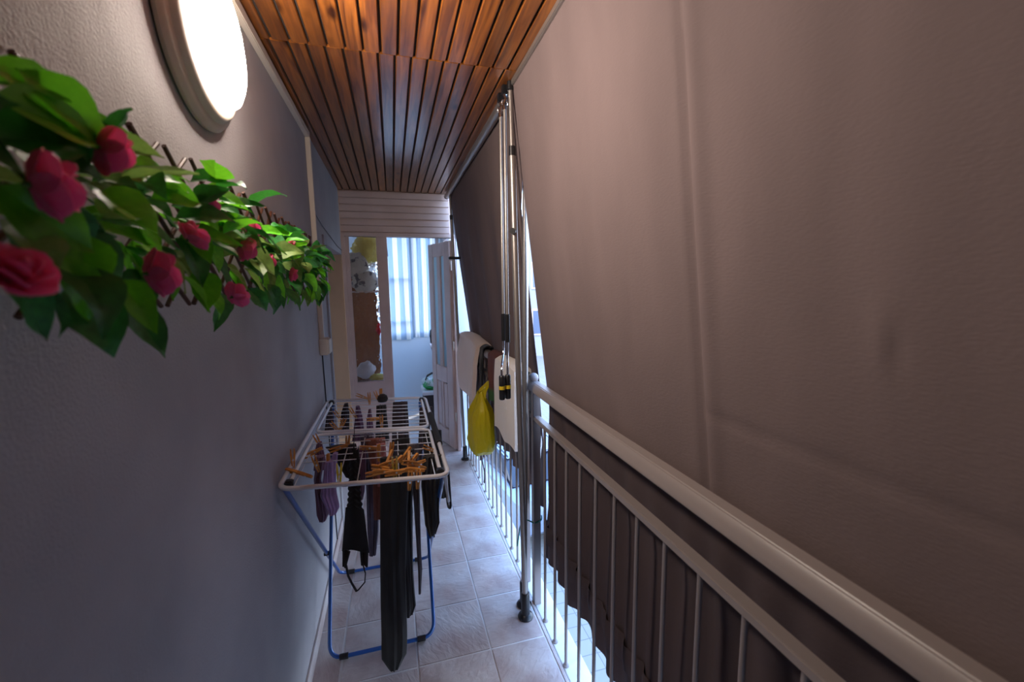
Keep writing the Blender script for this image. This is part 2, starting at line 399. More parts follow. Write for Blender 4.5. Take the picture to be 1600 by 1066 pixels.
leafpart('bottom_rail', u[1], u[4], 0, .16, -.017, .017, M_white)
leafpart('lower_mullion', u[2]+.02, u[3]-.02, .16, .64, -.015, .015, M_white)
leafpart('pane', u[1], u[2], .80, H2-.13, -.003, .003, M_frost, 0)
leafpart('pane', u[3], u[4], .80, H2-.13, -.003, .003, M_frost, 0)
leafpart('raised_panel', u[1]+.012, u[2]+.008, .175, .625, -.012, .012, M_white, .006)
leafpart('raised_panel', u[3]-.008, u[4]-.012, .175, .625, -.012, .012, M_white, .006)
for z in (.3, 1.0, 1.75):
    b = bmesh.new(); tube(b, [(hx-.004, hy-.026, z), (hx-.004, hy-.026, z+.09)], .007, seg=8); obj('hinge', b, M_pvc, dl)

# ------------------------------------------------------------------ back room
YF = 5.60
M_room = mat('blue_grey_wall', (.56, .62, .68), .8)
b = bmesh.new()
box(b, -1.1, .64, YF, YF+.12, -.12, .98); box(b, -1.1, -.22, YF, YF+.12, .98, 2.62)
box(b, -.22, .64, YF, YF+.12, 2.36, 2.62); box(b, .60, .64, YF, YF+.12, .98, 2.36)
struct('wall_room_far', b, M_room)
b = bmesh.new(); box(b, .60, .70, YD+.07, YF+.12, -.12, .95); box(b, .60, .70, YD+.07, YF+.12, 2.2, 2.62); box(b, .60, .70, YD+.07, YD+.2, .95, 2.2); box(b, .60, .70, 5.35, YF+.12, .95, 2.2)
struct('wall_room_right', b, M_room)
struct('added_window', box(box(box(nb(.63, .67, YD+.2, YD+.25, .95, 2.2), .63, .67, 5.30, 5.35, .95, 2.2), .63, .67, YD+.25, 5.30, .95, 1.0), .63, .67, YD+.25, 5.30, 2.15, 2.2), M_white)  # unseen window and its opening, added to let daylight into the back room
struct('wall_room_left', nb(-1.2, -1.1, YD+.05, YF+.12, -.12, 2.62), M_room)
struct('ceiling_room', nb(-1.2, .70, YD+.062, YF+.12, 2.5, 2.62), M_room)
win = struct('window_1', nb(-.22, .60, YF+.03, YF+.07, .98, 1.03, bev=.004), M_white, label='window behind the striped curtain')
for x0, x1, z0, z1 in ((-.22, -.17, 1.03, 2.36), (.55, .60, 1.03, 2.36), (.22, .27, 1.03, 2.31), (-.17, .55, 2.31, 2.36), (-.17, .22, 1.155, 1.18), (-.17, .22, 1.70, 1.725)):
    obj('glazing_bar', nb(x0, x1, YF+.0, YF+.07, z0, z1, bev=.004), M_white, win)
M_glass = mat('clear_glass', (.95, .97, 1), .02, trans=1, ior=1.05)
obj('pane', nb(-.17, .55, YF+.048, YF+.052, 1.03, 2.31), M_glass, win, False)
# striped curtain
def stripe_mat():
    m = bpy.data.materials.new('striped_curtain'); m.use_nodes = True; nt = m.node_tree; b = nt.nodes['Principled BSDF']; N = nt.nodes.new; L = nt.links.new
    tc = N('ShaderNodeTexCoord'); wv = N('ShaderNodeTexWave'); wv.wave_type = 'BANDS'; wv.bands_direction = 'X'; wv.inputs['Scale'].default_value = 2.7
    r = N('ShaderNodeValToRGB'); r.color_ramp.interpolation = 'CONSTANT'; e = r.color_ramp.elements
    e[0].color = (.36, .46, .56, 1); e[1].position = .52; e[1].color = (.92, .88, .80, 1)
    L(tc.outputs['UV'], wv.inputs['Vector']); L(wv.outputs['Fac'], r.inputs[0]); L(r.outputs[0], b.inputs['Base Color']); b.inputs['Roughness'].default_value = .9
    tr = N('ShaderNodeBsdfTranslucent'); mx = N('ShaderNodeMixShader'); mx.inputs[0].default_value = .6
    L(r.outputs[0], tr.inputs[0]); L(b.outputs[0], mx.inputs[1]); L(tr.outputs[0], mx.inputs[2]); L(mx.outputs[0], nt.nodes['Material Output'].inputs[0]); return m
M_stripe = stripe_mat()
def curtain_piece(name, x0, x1, y, zt, zb, amp, fr_, parent):
    bm = bmesh.new(); uvl = bm.loops.layers.uv.new('UVMap'); nu, nv = 60, 24; g = []
    for j in range(nv+1):
        row = []
        for i in range(nu+1):
            u_, v_ = i/nu, j/nv; x = x0+(x1-x0)*u_ + .012*nz(u_*3, v_*2, 5)*v_
            row.append((bm.verts.new((x, y + amp*math.sin(u_*fr_*2*PI + v_*1.1) + .01*nz(u_*5, v_*4), zt+(zb-zt)*v_)), (x0+(x1-x0)*u_, v_)))
        g.append(row)
    for j in range(nv):
        for i in range(nu):
            q = [g[j][i], g[j][i+1], g[j+1][i+1], g[j+1][i]]; f = bm.faces.new([a for a, _ in q])
            for lp, (_, uv) in zip(f.loops, q): lp[uvl].uv = uv
    me = bpy.data.meshes.new(name); bm.to_mesh(me); bm.free(); me.materials.append(M_stripe)
    for p in me.polygons: p.use_smooth = True
    return link(name, me, parent)
ct = thing('striped_curtain', 'blue and white striped curtain hanging in the room beyond the door', 'curtain', (.2, YF-.08, 2.35))
curtain_piece('left_panel', -.15, .235, YF-.035, 2.34, .935, .007, 3, ct)
curtain_piece('right_panel', .225, .56, YF-.02, 2.34, .955, .010, 6, ct)
obj('curtain_rod', T([(-.20, YF-.08, 2.345), (.595, YF-.08, 2.345)], .009, seg=8), M_pvc, ct)
obj('rod_bracket', nb(-.12, -.09, YF-.11, YF, 2.33, 2.36, bev=.003), M_black, ct)
obj('pull_cord', T([(-.04, YF-.13, 2.34), (-.037, YF-.13, 2.1), (-.03, YF-.13, 1.98)], .005, seg=6), M_black, ct)
# things seen through the pebbled pane
M_brown = mat('brown_board', (.34, .12, .03), .5, vary=((.26, .085, .02), 8, .3, .7), stretch=(6, 6, 1))
tag(obj('wooden_board', nb(-.42, -.142, YD+.15, YD+.19, .0, 1.72, bev=.004), M_brown), 'tall brown board standing behind the pebbled glass pane', 'board')
def blob(name, c, r, m, label, cat, seed=0, amp=.25, n=3):
    bm = bmesh.new(); bmesh.ops.create_icosphere(bm, subdivisions=n, radius=1)
    for v in bm.verts:
        d = v.co.normalized(); k = 1+amp*(nz(d.x*2+seed, d.y*2, d.z*2) + .5*nz(d.x*6+seed, d.y*6, d.z*6))
        v.co = Vector((c[0]+d.x*r[0]*k, c[1]+d.y*r[1]*k, c[2]+d.z*r[2]*k))
    o = obj(name, bm, m); tag(o, label, cat); return o
M_ybag = mat('pale_yellow_plastic', (.70, .56, .12), .5, bump=(25, .5, .01))
M_wbag = mat('printed_white_plastic', (.62, .58, .52), .5, vary=((.16, .15, .17), 16, .56, .6), bump=(25, .5, .01))
M_wbag2 = mat('white_plastic', (.68, .62, .62), .5, bump=(25, .5, .01))
blob('sack', (-.21, YD+.17, 1.955), (.13, .09, .14), M_ybag, 'yellow sack behind the top of the pebbled pane', 'sack', 3)
blob('carrier_bag', (-.30, YD+.10, 1.80), (.11, .05, .11), M_wbag, 'crumpled printed white carrier bag behind the pebbled pane', 'bag', 5)
blob('carrier_bag', (-.23, YD+.10, 1.66), (.115, .05, .10), M_wbag, 'second printed bag just above the brown board', 'bag', 9)
blob('carrier_bag', (-.27, YD+.10, .84), (.085, .05, .085), M_wbag2, 'crumpled white plastic bag low behind the pebbled pane', 'bag', 11)
blob('cloth_bundle', (-.17, YD+.09, .775), (.08, .04, .035), M_ybag, 'yellow cloth at the bottom of the pebbled pane', 'cloth', 15)
blob('red_bag', (-.135, YD+.14, 1.22), (.022, .03, .06), mat('red_plastic', (.6, .01, .02), .4), 'small red bundle behind the pebbled pane', 'bag', 17)
tag(obj('shelf_rack', box(box(nb(-.44, -.10, YD+.075, YD+.27, .73, .745, bev=.002), -.44, -.10, YD+.075, YD+.145, 1.56, 1.572), -.44, -.10, YD+.20, YD+.30, 1.81, 1.822), M_white), 'white shelves holding bags behind the pebbled pane', 'shelf')
# hose, shelf and green bag by the open leaf
c = [at(684, 575, Y=5.0), at(680, 560, Y=5.0), at(676, 540, Y=5.0), at(674, 524, Y=5.0), at(674.5, 517, Y=5.0), at(677, 514, Y=5.0), at(680, 517, Y=5.0), at(681, 530, Y=5.0)]
hs_ = thing('vacuum_hose', 'black curved hose behind the open white door leaf', 'hose', (c[0].x, 5.0, .6))
base = [Vector((c[0].x+.10, 5.0, .42)), Vector((c[0].x+.02, 5.0, .60)), c[0]]
obj('hose', T(base+c[1:], .022, seg=10), M_black, hs_)
obj('clip', T([c[2]+Vector((-.03, 0, 0)), c[2]+Vector((.03, 0, .01))], .03, seg=10), M_wbag2, hs_)
cb_ = thing('storage_cabinet', 'low dark cabinet with white top behind the open door leaf', 'cabinet', (.44, 5.0, 0))
obj('body', nb(.30, .58, 4.86, 5.2, .0, .36, bev=.004), mat('dark_brown_board', (.04, .03, .03), .6), cb_)
obj('top', nb(.285, .59, 4.84, 5.22, .36, .40, bev=.004), M_wbag2, cb_)
M_green = mat('green_plastic', (.02, .32, .07), .4, vary=((.55, .62, .6), 9, .52, .56), bump=(25, .5, .01))
blob('shopping_bag', (.39, 4.96, .485), (.10, .08, .085), M_green, 'green and white plastic bag on the low cabinet', 'bag', 21)
tag(obj('cable', T([(.33, 4.93, .52), (.35, 4.93, .575), (.40, 4.93, .60), (.47, 4.95, .60), (.52, 4.97, .56)], .012, seg=8), M_black), 'thick black cable arched over the green bag', 'cable')

# ------------------------------------------------------------------ outside
M_pave = mat('pale_paving', (.72, .71, .70), .8, vary=((.62, .60, .58), 1.2))
def paving():
    m = mat('street_paving', (.3, .3, .3), .9); nt = m.node_tree; N = nt.nodes.new; L = nt.links.new; b = nt.nodes['Principled BSDF']
    tc = N('ShaderNodeTexCoord'); br = N('ShaderNodeTexBrick'); br.inputs['Scale'].default_value = 2.2; br.offset = 0
    br.inputs['Color1'].default_value = (.235, .21, .18, 1); br.inputs['Color2'].default_value = (.21, .19, .165, 1); br.inputs['Mortar'].default_value = (.12, .11, .10, 1)
    br.inputs['Mortar Size'].default_value = .012; br.inputs['Row Height'].default_value = .5
    L(tc.outputs['Object'], br.inputs['Vector']); L(br.outputs[0], b.inputs['Base Color']); return m
GZ = -3.0
struct('ground', nb(-30, 40, -30, 60, GZ-.2, GZ), paving())
struct('wall_house', nb(-.66, .60, YB, 5.72, GZ, -.16), M_pave)
def parked_car(x, y, rz):
    r = thing('parked_car', 'pale grey car parked on the bright street below', 'car', (x, y, GZ))
    Mx = Matrix.Translation((x, y, GZ)) @ Matrix.Rotation(rz, 4, 'Z')
    M_car = mat('lavender_grey_paint', (.20, .23, .30), .35, coat=.3); M_cg = mat('dark_car_glass', (.02, .02, .03), .1)
    def loft(name, secs, m):
        bm = bmesh.new(); rings = []
        for yy, hw, z0, z1 in secs:
            rings.append([bm.verts.new((sx_*hw*k, yy, z)) for sx_, k, z in ((-1, .96, z0), (-1, 1, z0+(z1-z0)*.4), (-1, .93, z1-.04), (-1, .82, z1), (1, .82, z1), (1, .93, z1-.04), (1, 1, z0+(z1-z0)*.4), (1, .96, z0))])
        for A, B in zip(rings, rings[1:]):
            for k in range(8): bm.faces.new((A[k], A[(k+1) % 8], B[(k+1) % 8], B[k]))
        bm.faces.new(rings[0]); bm.faces.new(rings[-1][::-1])
        bmesh.ops.transform(bm, matrix=Mx, verts=bm.verts); return obj(name, bm, m, r)
    loft('body', [(-2.1, .70, .35, .75), (-2.0, .84, .25, .92), (-1.2, .88, .2, 1.0), (1.4, .88, .2, 1.0), (2.0, .84, .25, .85), (2.1, .7, .35, .7)], M_car)
    loft('cabin', [(-1.55, .70, .97, 1.0), (-1.1, .68, .97, 1.38), (-.5, .70, .97, 1.46), (.4, .70, .97, 1.42), (1.1, .72, .97, 1.0)], M_cg)
    loft('roof', [(-1.15, .60, 1.36, 1.40), (-.5, .62, 1.42, 1.49), (.3, .62, 1.40, 1.46), (.45, .6, 1.38, 1.42)], M_car)
    for sx_ in (-1, 1):
        for yy in (-1.3, 1.3):
            b = bmesh.new(); lathe(b, [(0, 0), (.18, 0), (.2, .02), (.31, .02), (.33, .06), (.33, .16), (.31, .2), (0, .2)], Mx @ Matrix.Translation((sx_*.78-(.1), yy, .33)) @ Matrix.Rotation(PI/2, 4, 'Y'), 20)
            obj('wheel', b, M_black, r)
parked_car(2.35, 8.6, .15)
tag(obj('kerb_stripe', nb(1.95, 2.01, 5.9, 6.5, GZ, GZ+.02), mat('red_paint', (.55, .05, .09), .7)), 'faded red painted stripe on the street', 'marking')
# house across the street
M_far = mat('pale_render', (.30, .29, .31), .9)
hs = thing('building', 'pale building across the street glimpsed past the far awning', 'building', (6, 30, GZ))
obj('wall', nb(2, 14, 26, 34, GZ, 5.5), M_far, hs)
obj('roof', nb(1.7, 14.3, 25.7, 34.3, 5.5, 5.8), M_grey, hs)
for i in range(4):
    for j in range(2):
        wn = obj('window', nb(3+i*2.8, 4.2+i*2.8, 25.93, 26.05, -1.6+j*3, .1+j*3), M_white, hs)
        obj('pane', nb(3.1+i*2.8, 4.1+i*2.8, 25.90, 25.93, -1.5+j*3, 0+j*3), mat('far_glass', (.10, .12, .18), .1), wn)

# ------------------------------------------------------------------ railing
RXc = .635
def railing(label, y0, y1, ys, posts):
    r = thing('railing', label, 'railing', (RXc, (y0+y1)/2, 0))
    b = bmesh.new(); tr = [( -.030, 1.105), (-.030, 1.125), (-.014, 1.146), (.014, 1.150), (.034, 1.128), (.034, 1.105)]
    A = [b.verts.new((RXc+x, y0, z)) for x, z in tr]; B = [b.verts.new((RXc+x, y1, z)) for x, z in tr]
    for i in range(6): b.faces.new((A[i], A[(i+1) % 6], B[(i+1) % 6], B[i]))
    b.faces.new(A); b.faces.new(B[::-1]); bmesh.ops.bevel(b, geom=b.edges[:], offset=.003, segments=2, affect='EDGES')
    obj('top_rail', b, M_grey, r)
    obj('lower_rail', nb(RXc-.017, RXc+.017, y0, y1, .962, .984, bev=.003), M_grey, r)
    bal = mesh_from('baluster', T([(0, 0, -.004), (0, 0, .964)], .0065, seg=10), M_grey)
    foot = mesh_from('foot_ring', lathe(bmesh.new(), [(.0065, .008), (.012, .006), (.014, 0)], None, 12), M_grey)
    for y in ys:
        o = link('baluster', bal, r); o.location = (RXc, y, 0)
        f = bpy.data.objects.new('foot_ring', foot); COL.objects.link(f); f.parent = o; f.location = (0, 0, -.004)
    for y in posts: obj('post', nb(RXc-.018, RXc+.018, y-.018, y+.018, -.004, 1.108, bev=.002), M_grey, r)
    return r
sp = .1265
railing('grey steel railing in front of the near dark awning', YB, 1.905, [1.865-.018-.108-sp*i for i in range(24)], [1.865])
railing('grey steel railing at the far end, hung with towels and yellow bag', 2.02, YD-.03, [2.02+.06+sp*i for i in range(15)], [2.035])
tag(obj('end_cap', lathe(bmesh.new(), [(0, -.012), (.020, -.012), (.024, 0), (.021, .014), (.011, .023), (0, .026)], Matrix.Translation((RXc, 1.89, 1.16)), 20), M_grey), 'rounded grey knob at the end of the near top rail', 'cap')

# ------------------------------------------------------------------ awnings
def awn_x(z):      # slope of the cloth, resting on the outer edge of the rail
    return .519 + (2.42-z)*.118 if z > 1.12 else .673 + .022*min(1, (1.12-z)/.3)
def near_sheet(u_, v_):
    z = 2.42 - v_*(2.42-.21)
    ye = 1.80 + .13*max(0, (1.1-z))/.9
    y = ye - u_*(ye-YB-.02)
    ym = .758            # the standing seam
    x = awn_x(z)
    if z > 1.12:
        s = 1-abs(z-1.75)/.75
        x += (.006*nz(y*3.2, z*.4, 1) + .004*nz(y*10, z*.5, 4))*max(.15, s) - .0
        x += (.010*math.exp(-((y-ym)/.012)**2) - .007*math.exp(-((y-ym+.03)/.022)**2))*min(1, (2.42-z)*2+.2)
        x += .0035*math.exp(-((z-1.318)/.012)**2)*(1 if y < .75 else 0)
        x -= .004*math.exp(-((y-.40)/.02)**2-((z-1.53)/.05)**2)
        x += .004*math.exp(-((y-.385)/.010)**2-((z-1.51)/.03)**2)
    else:
        k = min(1, (1.12-z)/.25)
        x += k*(.010*math.sin(y*2*PI/.125 + 1.8*nz(y*3, z*1.2)) + .008*nz(y*5, z*2, 8)) + .004
    if z < .42: x += .004*math.sin(y*2*PI/.09)*(.42-z)/.2
    zz = z
    if v_ > .9: zz += (.024*math.sin(y*2*PI/.34+.6) + .022*nz(y*5, 2, 2))*(v_-.9)/.1
    return Vector((x, y, zz))
aw = thing('drop_awning', 'large taupe drop awning filling the right side behind the near railing', 'awning', (.52, .3, 2.42))
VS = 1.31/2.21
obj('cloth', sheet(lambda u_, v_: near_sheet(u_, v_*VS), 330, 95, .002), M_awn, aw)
obj('pleated_lower_cloth', sheet(lambda u_, v_: near_sheet(u_, VS+v_*(1-VS)), 330, 60, .002), M_awn_shade, aw)  # lower run of the same cloth, split off to carry the shade colour
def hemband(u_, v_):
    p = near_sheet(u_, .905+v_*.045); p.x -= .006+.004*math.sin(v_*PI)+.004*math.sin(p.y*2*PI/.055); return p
obj('hem_band', sheet(hemband, 330, 6, .0015), M_awn_shade, aw)
obj('roller_tube', T([(.545, YB+.02, 2.40), (.545, 1.80, 2.40)], .018, seg=14), M_grey, aw)
obj('ceiling_profile', nb(.507, .520, YB, 1.86, 2.412, 2.434, bev=.003), M_alu, aw)
FY0, FY1 = 1.955, 3.87
def far_sheet(u_, v_):
    y = FY0 + u_*(FY1-FY0)
    z_ = 2.385 - v_*1.9; y -= (1-u_)*(.060 + max(0, min(.020, (z_-1.3)*.03)) + max(0, min(.070, (z_-1.93)*.5)))
    zb = .47 if y < 2.9 else .47-.45*min(1, (y-2.9)/.7)
    z = 2.422 - v_*(2.422-zb); x = awn_x(z) + (.012 if z > 1.12 else .012)
    x += (.012*math.sin(y*2*PI/.42 + z*.7) + .010*nz(y*5, z*.8, 3))*min(1, max(0, 2.37-z)*1.5)
    if z < 1.1: x += .012*math.sin(y*2*PI/.13)
    return Vector((x, y + .03*v_, z))
aw2 = thing('drop_awning', 'dark taupe drop awning of the far bay with silver roller tube', 'awning', (.52, 2.9, 2.40))
obj('cloth', sheet(far_sheet, 150, 70, .002), M_awn, aw2)
obj('roller_tube', T([(.510, 1.93, 2.400), (.510, 3.90, 2.400)], .021, seg=18), M_alu, aw2)
obj('end_cap', T([(.510, 3.90, 2.400), (.510, 3.925, 2.400)], .024, seg=18), M_grey, aw2)
# ------------------------------------------------------------------ clamp poles
def pole(name, label, bot, top, zj, r=.0155, group=None, knob=None, clamp=None):
    t = thing(name, label, 'pole', bot)
    B, Tp = Vector(bot), Vector(top); d = Tp-B
    P = lambda z: B + d*((z-B.z)/(Tp.z-B.z))
    obj('lower_tube', T([P(.03), P(zj)], r, seg=18), M_alu, t)
    obj('upper_tube', T([P(zj-.02), P(Tp.z-.03)], r*.68, seg=14), M_alu, t)
    obj('collar', T([P(zj-.02), P(zj+.018)], r*1.08, seg=16), M_black, t)
    obj('foot', lathe(bmesh.new(), [(0, 0), (.036, 0), (.038, .006), (.034, .014), (.022, .022), (.0205, .03), (.0205, .125), (.017, .13), (0, .13)], Matrix.Translation(B), 24), M_black, t)
    obj('top_pad', lathe(bmesh.new(), [(0, 0), (.013, 0), (.014, -.03), (.009, -.035), (0, -.035)][::-1], Matrix.Translation(Tp), 16), M_black, t)
    if knob:
        k = P(knob); obj('knob', T([k, k+Vector((-.012, -.020, 0)), k+Vector((-.018, -.034, 0))], [.010, .013, .013], seg=14), M_black, t)
    if clamp:
        k = P(clamp); obj('clamp', nb(k.x-.045, k.x+.06, k.y-.03, k.y+.008, k.z-.012, k.z+.012, bev=.004), M_black, t)
    return t
pole('clamp_pole', 'silver telescopic pole nearest the camera with black foot and knob', (.550, 1.785, 0), (.506, 1.782, 2.43), 2.16, .0135, knob=1.83)
pole('clamp_pole', 'second silver pole just behind the nearest one, passing outside the awning edge', (.566, 1.862, 0), (.597, 1.852, 2.43), 2.05, .0145)
pole('clamp_pole', 'dark slim pole in front of the far door frame with black clamp', (.582, 3.752, 0), (.520, 3.79, 2.43), 2.2, .0125, clamp=1.85)
# crank rods
def crank(label, x, y, zt, hx_, hy_):
    t = thing('awning_crank', label, 'crank', (x, y, zt), 'awning cranks')
    obj('gear_mount', nb(x-.012, x+.012, y-.014, y+.014, zt+.03, zt+.065, bev=.003), M_black, t)
    obj('universal_joint', T(rounded([(x, y, zt+.035), (x+.006, y, zt+.012), (x-.004, y, zt-.01), (x, y, zt-.03)], .01), .008, seg=8), M_chrome, t)
    obj('hook', T([(x+.012*math.cos(a), y, zt-.002+.014*math.sin(a)) for a in [k*PI/6 for k in range(12)]], .0035, seg=6, closed=True), M_chrome, t)
    obj('rod', T([(x, y, zt-.03), (x-.002, y, 1.47)], .0075, seg=12), M_alu, t)
    obj('joint', T([(x-.002, y, 1.475), (x-.002, y, 1.35)], .0115, seg=12), M_black, t)
    p = rounded([(x-.002, y, 1.352), (x-.004, y, 1.29), (hx_, hy_, 1.24), (hx_, hy_, 1.17)], .03)
    obj('bent_arm', T(p, .0055, seg=10), M_chrome, t)
    g = obj('grip', T([(hx_, hy_, 1.205), (hx_, hy_, 1.20), (hx_, hy_, 1.10), (hx_, hy_, 1.095)], [.010, .0135, .0135, .011], seg=16), M_black, t)
    obj('yellow_band', T([(hx_, hy_, 1.158), (hx_, hy_, 1.142)], .0139, seg=16), M_yel, g)
crank('left of the two hanging crank rods, with black and yellow grip', .488, 1.875, 2.355, .452, 1.79)
crank('right of the two hanging crank rods, with black and yellow grip', .492, 1.820, 2.365, .482, 1.80)
# cord tied round the pole and post
b = bmesh.new(); tube(b, rounded([(.580, 2.02, .22), (.585, 1.98, .36), (.600, 1.93, .42), (.62, 1.845, .44), (.655, 1.84, .455), (.665, 1.87, .46)], .04), .0035, seg=6)
tag(obj('string', b, mat('green_string', (.01, .16, .13), .7)), 'thin green string tied between pole and railing post', 'string')

# ------------------------------------------------------------------ laundry on the far railing
def draped(name, y0, y1, zi, zo, m, label, cat, thick=.012, bulge=.012, xin=.0, seed=0, top=1.160, rnd=0.0):
    """cloth folded over the top rail: inner side down to zi(u), outer side to zo"""
    xi, xo = RXc-.036-thick/2-xin, RXc+.052
    def f(u_, v_):
        y = y0+(y1-y0)*u_; zb = zi(u_) if callable(zi) else zi
        zt = top + rnd*(1-(2*u_-1)**2)
        Li, Lo = zt-zb, .22; W = xo-xi; s = v_*(Li+W+Lo)
        if s < Li: x, z = xi, zb+s
        elif s < Li+W:
            k = (s-Li)/W; x = xi+W*k; z = zt + .022*math.sin(k*PI)
        else: x, z = xo, zt-(s-Li-W)
        hang = max(0, min(1, (zt-z)/.15)) if x < RXc else 0
        x -= hang*(bulge*(.5+.5*math.sin(u_*9+seed)) + bulge*1.2*nz(u_*3+seed, z*3))
        return Vector((x, y+.012*nz(z*4, seed), z))
    return tag(obj(name, sheet(f, 36, 60, thick), m), label, cat)
M_t1 = mat('beige_terry', (.86, .68, .58), .95, bump=(300, .8, .003), sheen=.3)
M_t2 = mat('cream_terry', (.93, .86, .79), .95, bump=(260, .8, .004), sheen=.3)
def check_mat():
    m = mat('checked_cloth', (.16, .05, .04), .9); nt = m.node_tree; N = nt.nodes.new; L = nt.links.new
    tc = N('ShaderNodeTexCoord'); r = N('ShaderNodeValToRGB'); sp_ = N('ShaderNodeSeparateXYZ'); L(tc.outputs['Object'], sp_.inputs[0]); e = r.color_ramp.elements
    e[0].position = .93; e[0].color = (.05, .14, .06, 1); e[1].position = .96; e[1].color = (.14, .05, .04, 1)
    e2 = e.new(1.0); e2.color = (.14, .05, .04, 1); L(sp_.outputs['Z'], r.inputs[0]); L(r.outputs[0], nt.nodes['Principled BSDF'].inputs['Base Color']); return m
draped('towel', 3.00, 3.88, lambda u_: .60+.17*u_, 1, M_t1, 'thick beige terry towel over the far end of the railing', 'towel', .03, .03, .015, 1, 1.165, .03)
draped('cloth', 2.90, 3.0, .82, 1, cloth('black_cloth', (.012, .012, .014)), 'narrow black cloth beside the beige towel', 'cloth', .006, .01, 0, 2)
draped('tea_towel', 2.50, 2.70, .87, 1, check_mat(), 'dark red and green cloth between yellow bag and cream mat', 'cloth', .006, .012, .006, 3)
draped('bath_mat', 2.045, 2.47, lambda u_: .735+.012*math.sin(u_*9), 1, M_t2, 'cream bath mat over the railing beside the crank grips', 'mat', .016, .010, .01, 4, 1.162, .008)
tag(obj('white_cloth', sheet(lambda u_, v_: Vector((RXc+.045+.012*math.sin(v_*5), 1.93+u_*.07+.01*nz(v_*4), .98-v_*.52*(.8+.2*u_))), 8, 30, .008), M_t2), 'strip of white cloth hanging behind the railing post', 'cloth')
# yellow carrier bag
M_bagd = mat('shaded_contents', (.40, .36, .03), .5)
yb = thing('carrier_bag', 'bright yellow plastic carrier bag hanging from the far railing', 'bag', (.50, 2.62, .5))
cx, cy = .515, 2.60
b = bmesh.new(); rings = []
zs = [(.525, .035, .025), (.532, .08, .06), (.56, .112, .078), (.62, .118, .086), (.69, .112, .086), (.75, .112, .084), (.81, .104, .070), (.86, .082, .045), (.90, .050, .028), (.93, .030, .018)]
for z, a_, c_ in zs:
    rings.append([b.verts.new((cx + c_*math.cos(t_)*(1+.20*nz(math.cos(t_)*2, math.sin(t_)*2, z*7)+.05*math.sin(7*t_+z*9)+.10*nz(math.cos(t_)*7, math.sin(t_)*7, z*14)), cy + a_*math.sin(t_)*(1+.10*nz(math.cos(t_)*3, z*9, 4)), z+.008*math.sin(3*t_))) for t_ in [2*PI*k/40 for k in range(40)]])
for A, B in zip(rings, rings[1:]):
    for k in range(40): b.faces.new((A[k], A[(k+1) % 40], B[(k+1) % 40], B[k]))
b.faces.new(rings[0][::-1]); bmesh.ops.subdivide_edges(b, edges=b.edges[:], cuts=1, use_grid_fill=True)
obj('bag_body', b, M_bag, yb)
for s in (-1, 1):
    obj('handle', T([(cx-.01, cy+s*.045, .86), (cx+.02, cy+s*.04+.03, .93), (RXc-.028, cy+.10+s*.008, .985), (RXc, cy+.11, .993), (RXc+.026, cy+.11, .97)], [.028, .018, .009, .009, .009], seg=8, flat=.4), M_bag, yb)
tag(obj('hanging_strip', sheet(lambda u_, v_: Vector((.60+.01*math.sin(v_*9), 2.98+u_*.05*(1-.6*v_), .62-v_*.5)), 4, 24, .005), cloth('dark_strip', (.03, .02, .02))), 'dark strip of cloth hanging low behind the yellow bag', 'cloth')

# ------------------------------------------------------------------ folding drying rack
rk = thing('drying_rack', 'white and blue folding clothes rack standing against the stucco wall', 'clothes rack', (-.11, 2.0, 0))
def Z(x): return .962 - .028*(x+.39)/.55
def rp_(x, y, dz=0): return (x, y, Z(x)+dz)
x0, x1, y0, y1 = -.384, .163, 1.44, 2.55
obj('outer_frame', T(rounded([rp_(x0, y0), rp_(x1, y0), rp_(x1, y1), rp_(x0, y1)], .05, 6, True), .0085, seg=12, closed=True), M_rackwhite, rk)
i0, i1 = x0+.026, x1-.026
obj('wing_frame', T(rounded([rp_(i0, y0+.045), rp_(i0, 1.960), rp_(i1, 1.960), rp_(i1, y0+.045)], .045, 6), .0075, seg=12), M_rackwhite, rk)
obj('wing_frame', T(rounded([rp_(i0, y1-.03), rp_(i0, 1.995), rp_(i1, 1.995), rp_(i1, y1-.03)], .045, 6), .0075, seg=12), M_rackwhite, rk)
WN = [1.652, 1.713, 1.779, 1.850, 1.909]; WF = [2.060, 2.125, 2.19, 2.26, 2.33, 2.40, 2.47]
for y in WN+WF: obj('wire', T([rp_(i0, y), rp_(i1, y)], .0019, seg=6), M_rackwhite, rk)
WX = [-.342, -.208, -.146, -.008, .044, .117]
for x in WX: obj('support_wire', T([rp_(x, y0, .0), rp_(x, y0+.02, -.005), rp_(x, 1.66, -.006), rp_(x, 1.955, -.006)], .0022, seg=6), M_rackwhite, rk)
obj('hand_grip', T([rp_(x1, 1.76), rp_(x1, 2.20)], .0145, seg=14), M_foam, rk)
obj('hand_grip', T([rp_(x0, 1.80), rp_(x0, 2.15)], .0095, seg=14), M_rackwhite, rk)
for x in (i0, i1):
    for y in (y0+.045, y1-.03):
        obj('plug', nb(x-.013, x+.013, y-.022, y+.006, Z(x)-.018, Z(x)+.013, bev=.004), M_black, rk)
def leg(yt, yb_, xa, xb, fl_):
    p = rounded([(xa, yt, Z(xa)-.01), (xa+.016, yb_, .014), (xb-.016, yb_, .014), (xb, yt, Z(xb)-.01)], .06, 7)
    o = obj('leg_frame', T(p, .0085, seg=12), M_bluemetal, rk)
    for x in (xa+.075, xb-.075): obj('floor_pad', T([(x-.018, yb_, .0145), (x+.018, yb_, .0145)], .0125, seg=12), M_black, o)
leg(y1-.04, 1.785, -.352, .128, 0)
leg(y0+.03, 2.365, -.372, .146, 1)
for x in (-.358, .134): obj('pivot_bolt', T([(x-.016, 2.054, .339), (x+.016, 2.054, .339)], .011, seg=10), M_black, rk)
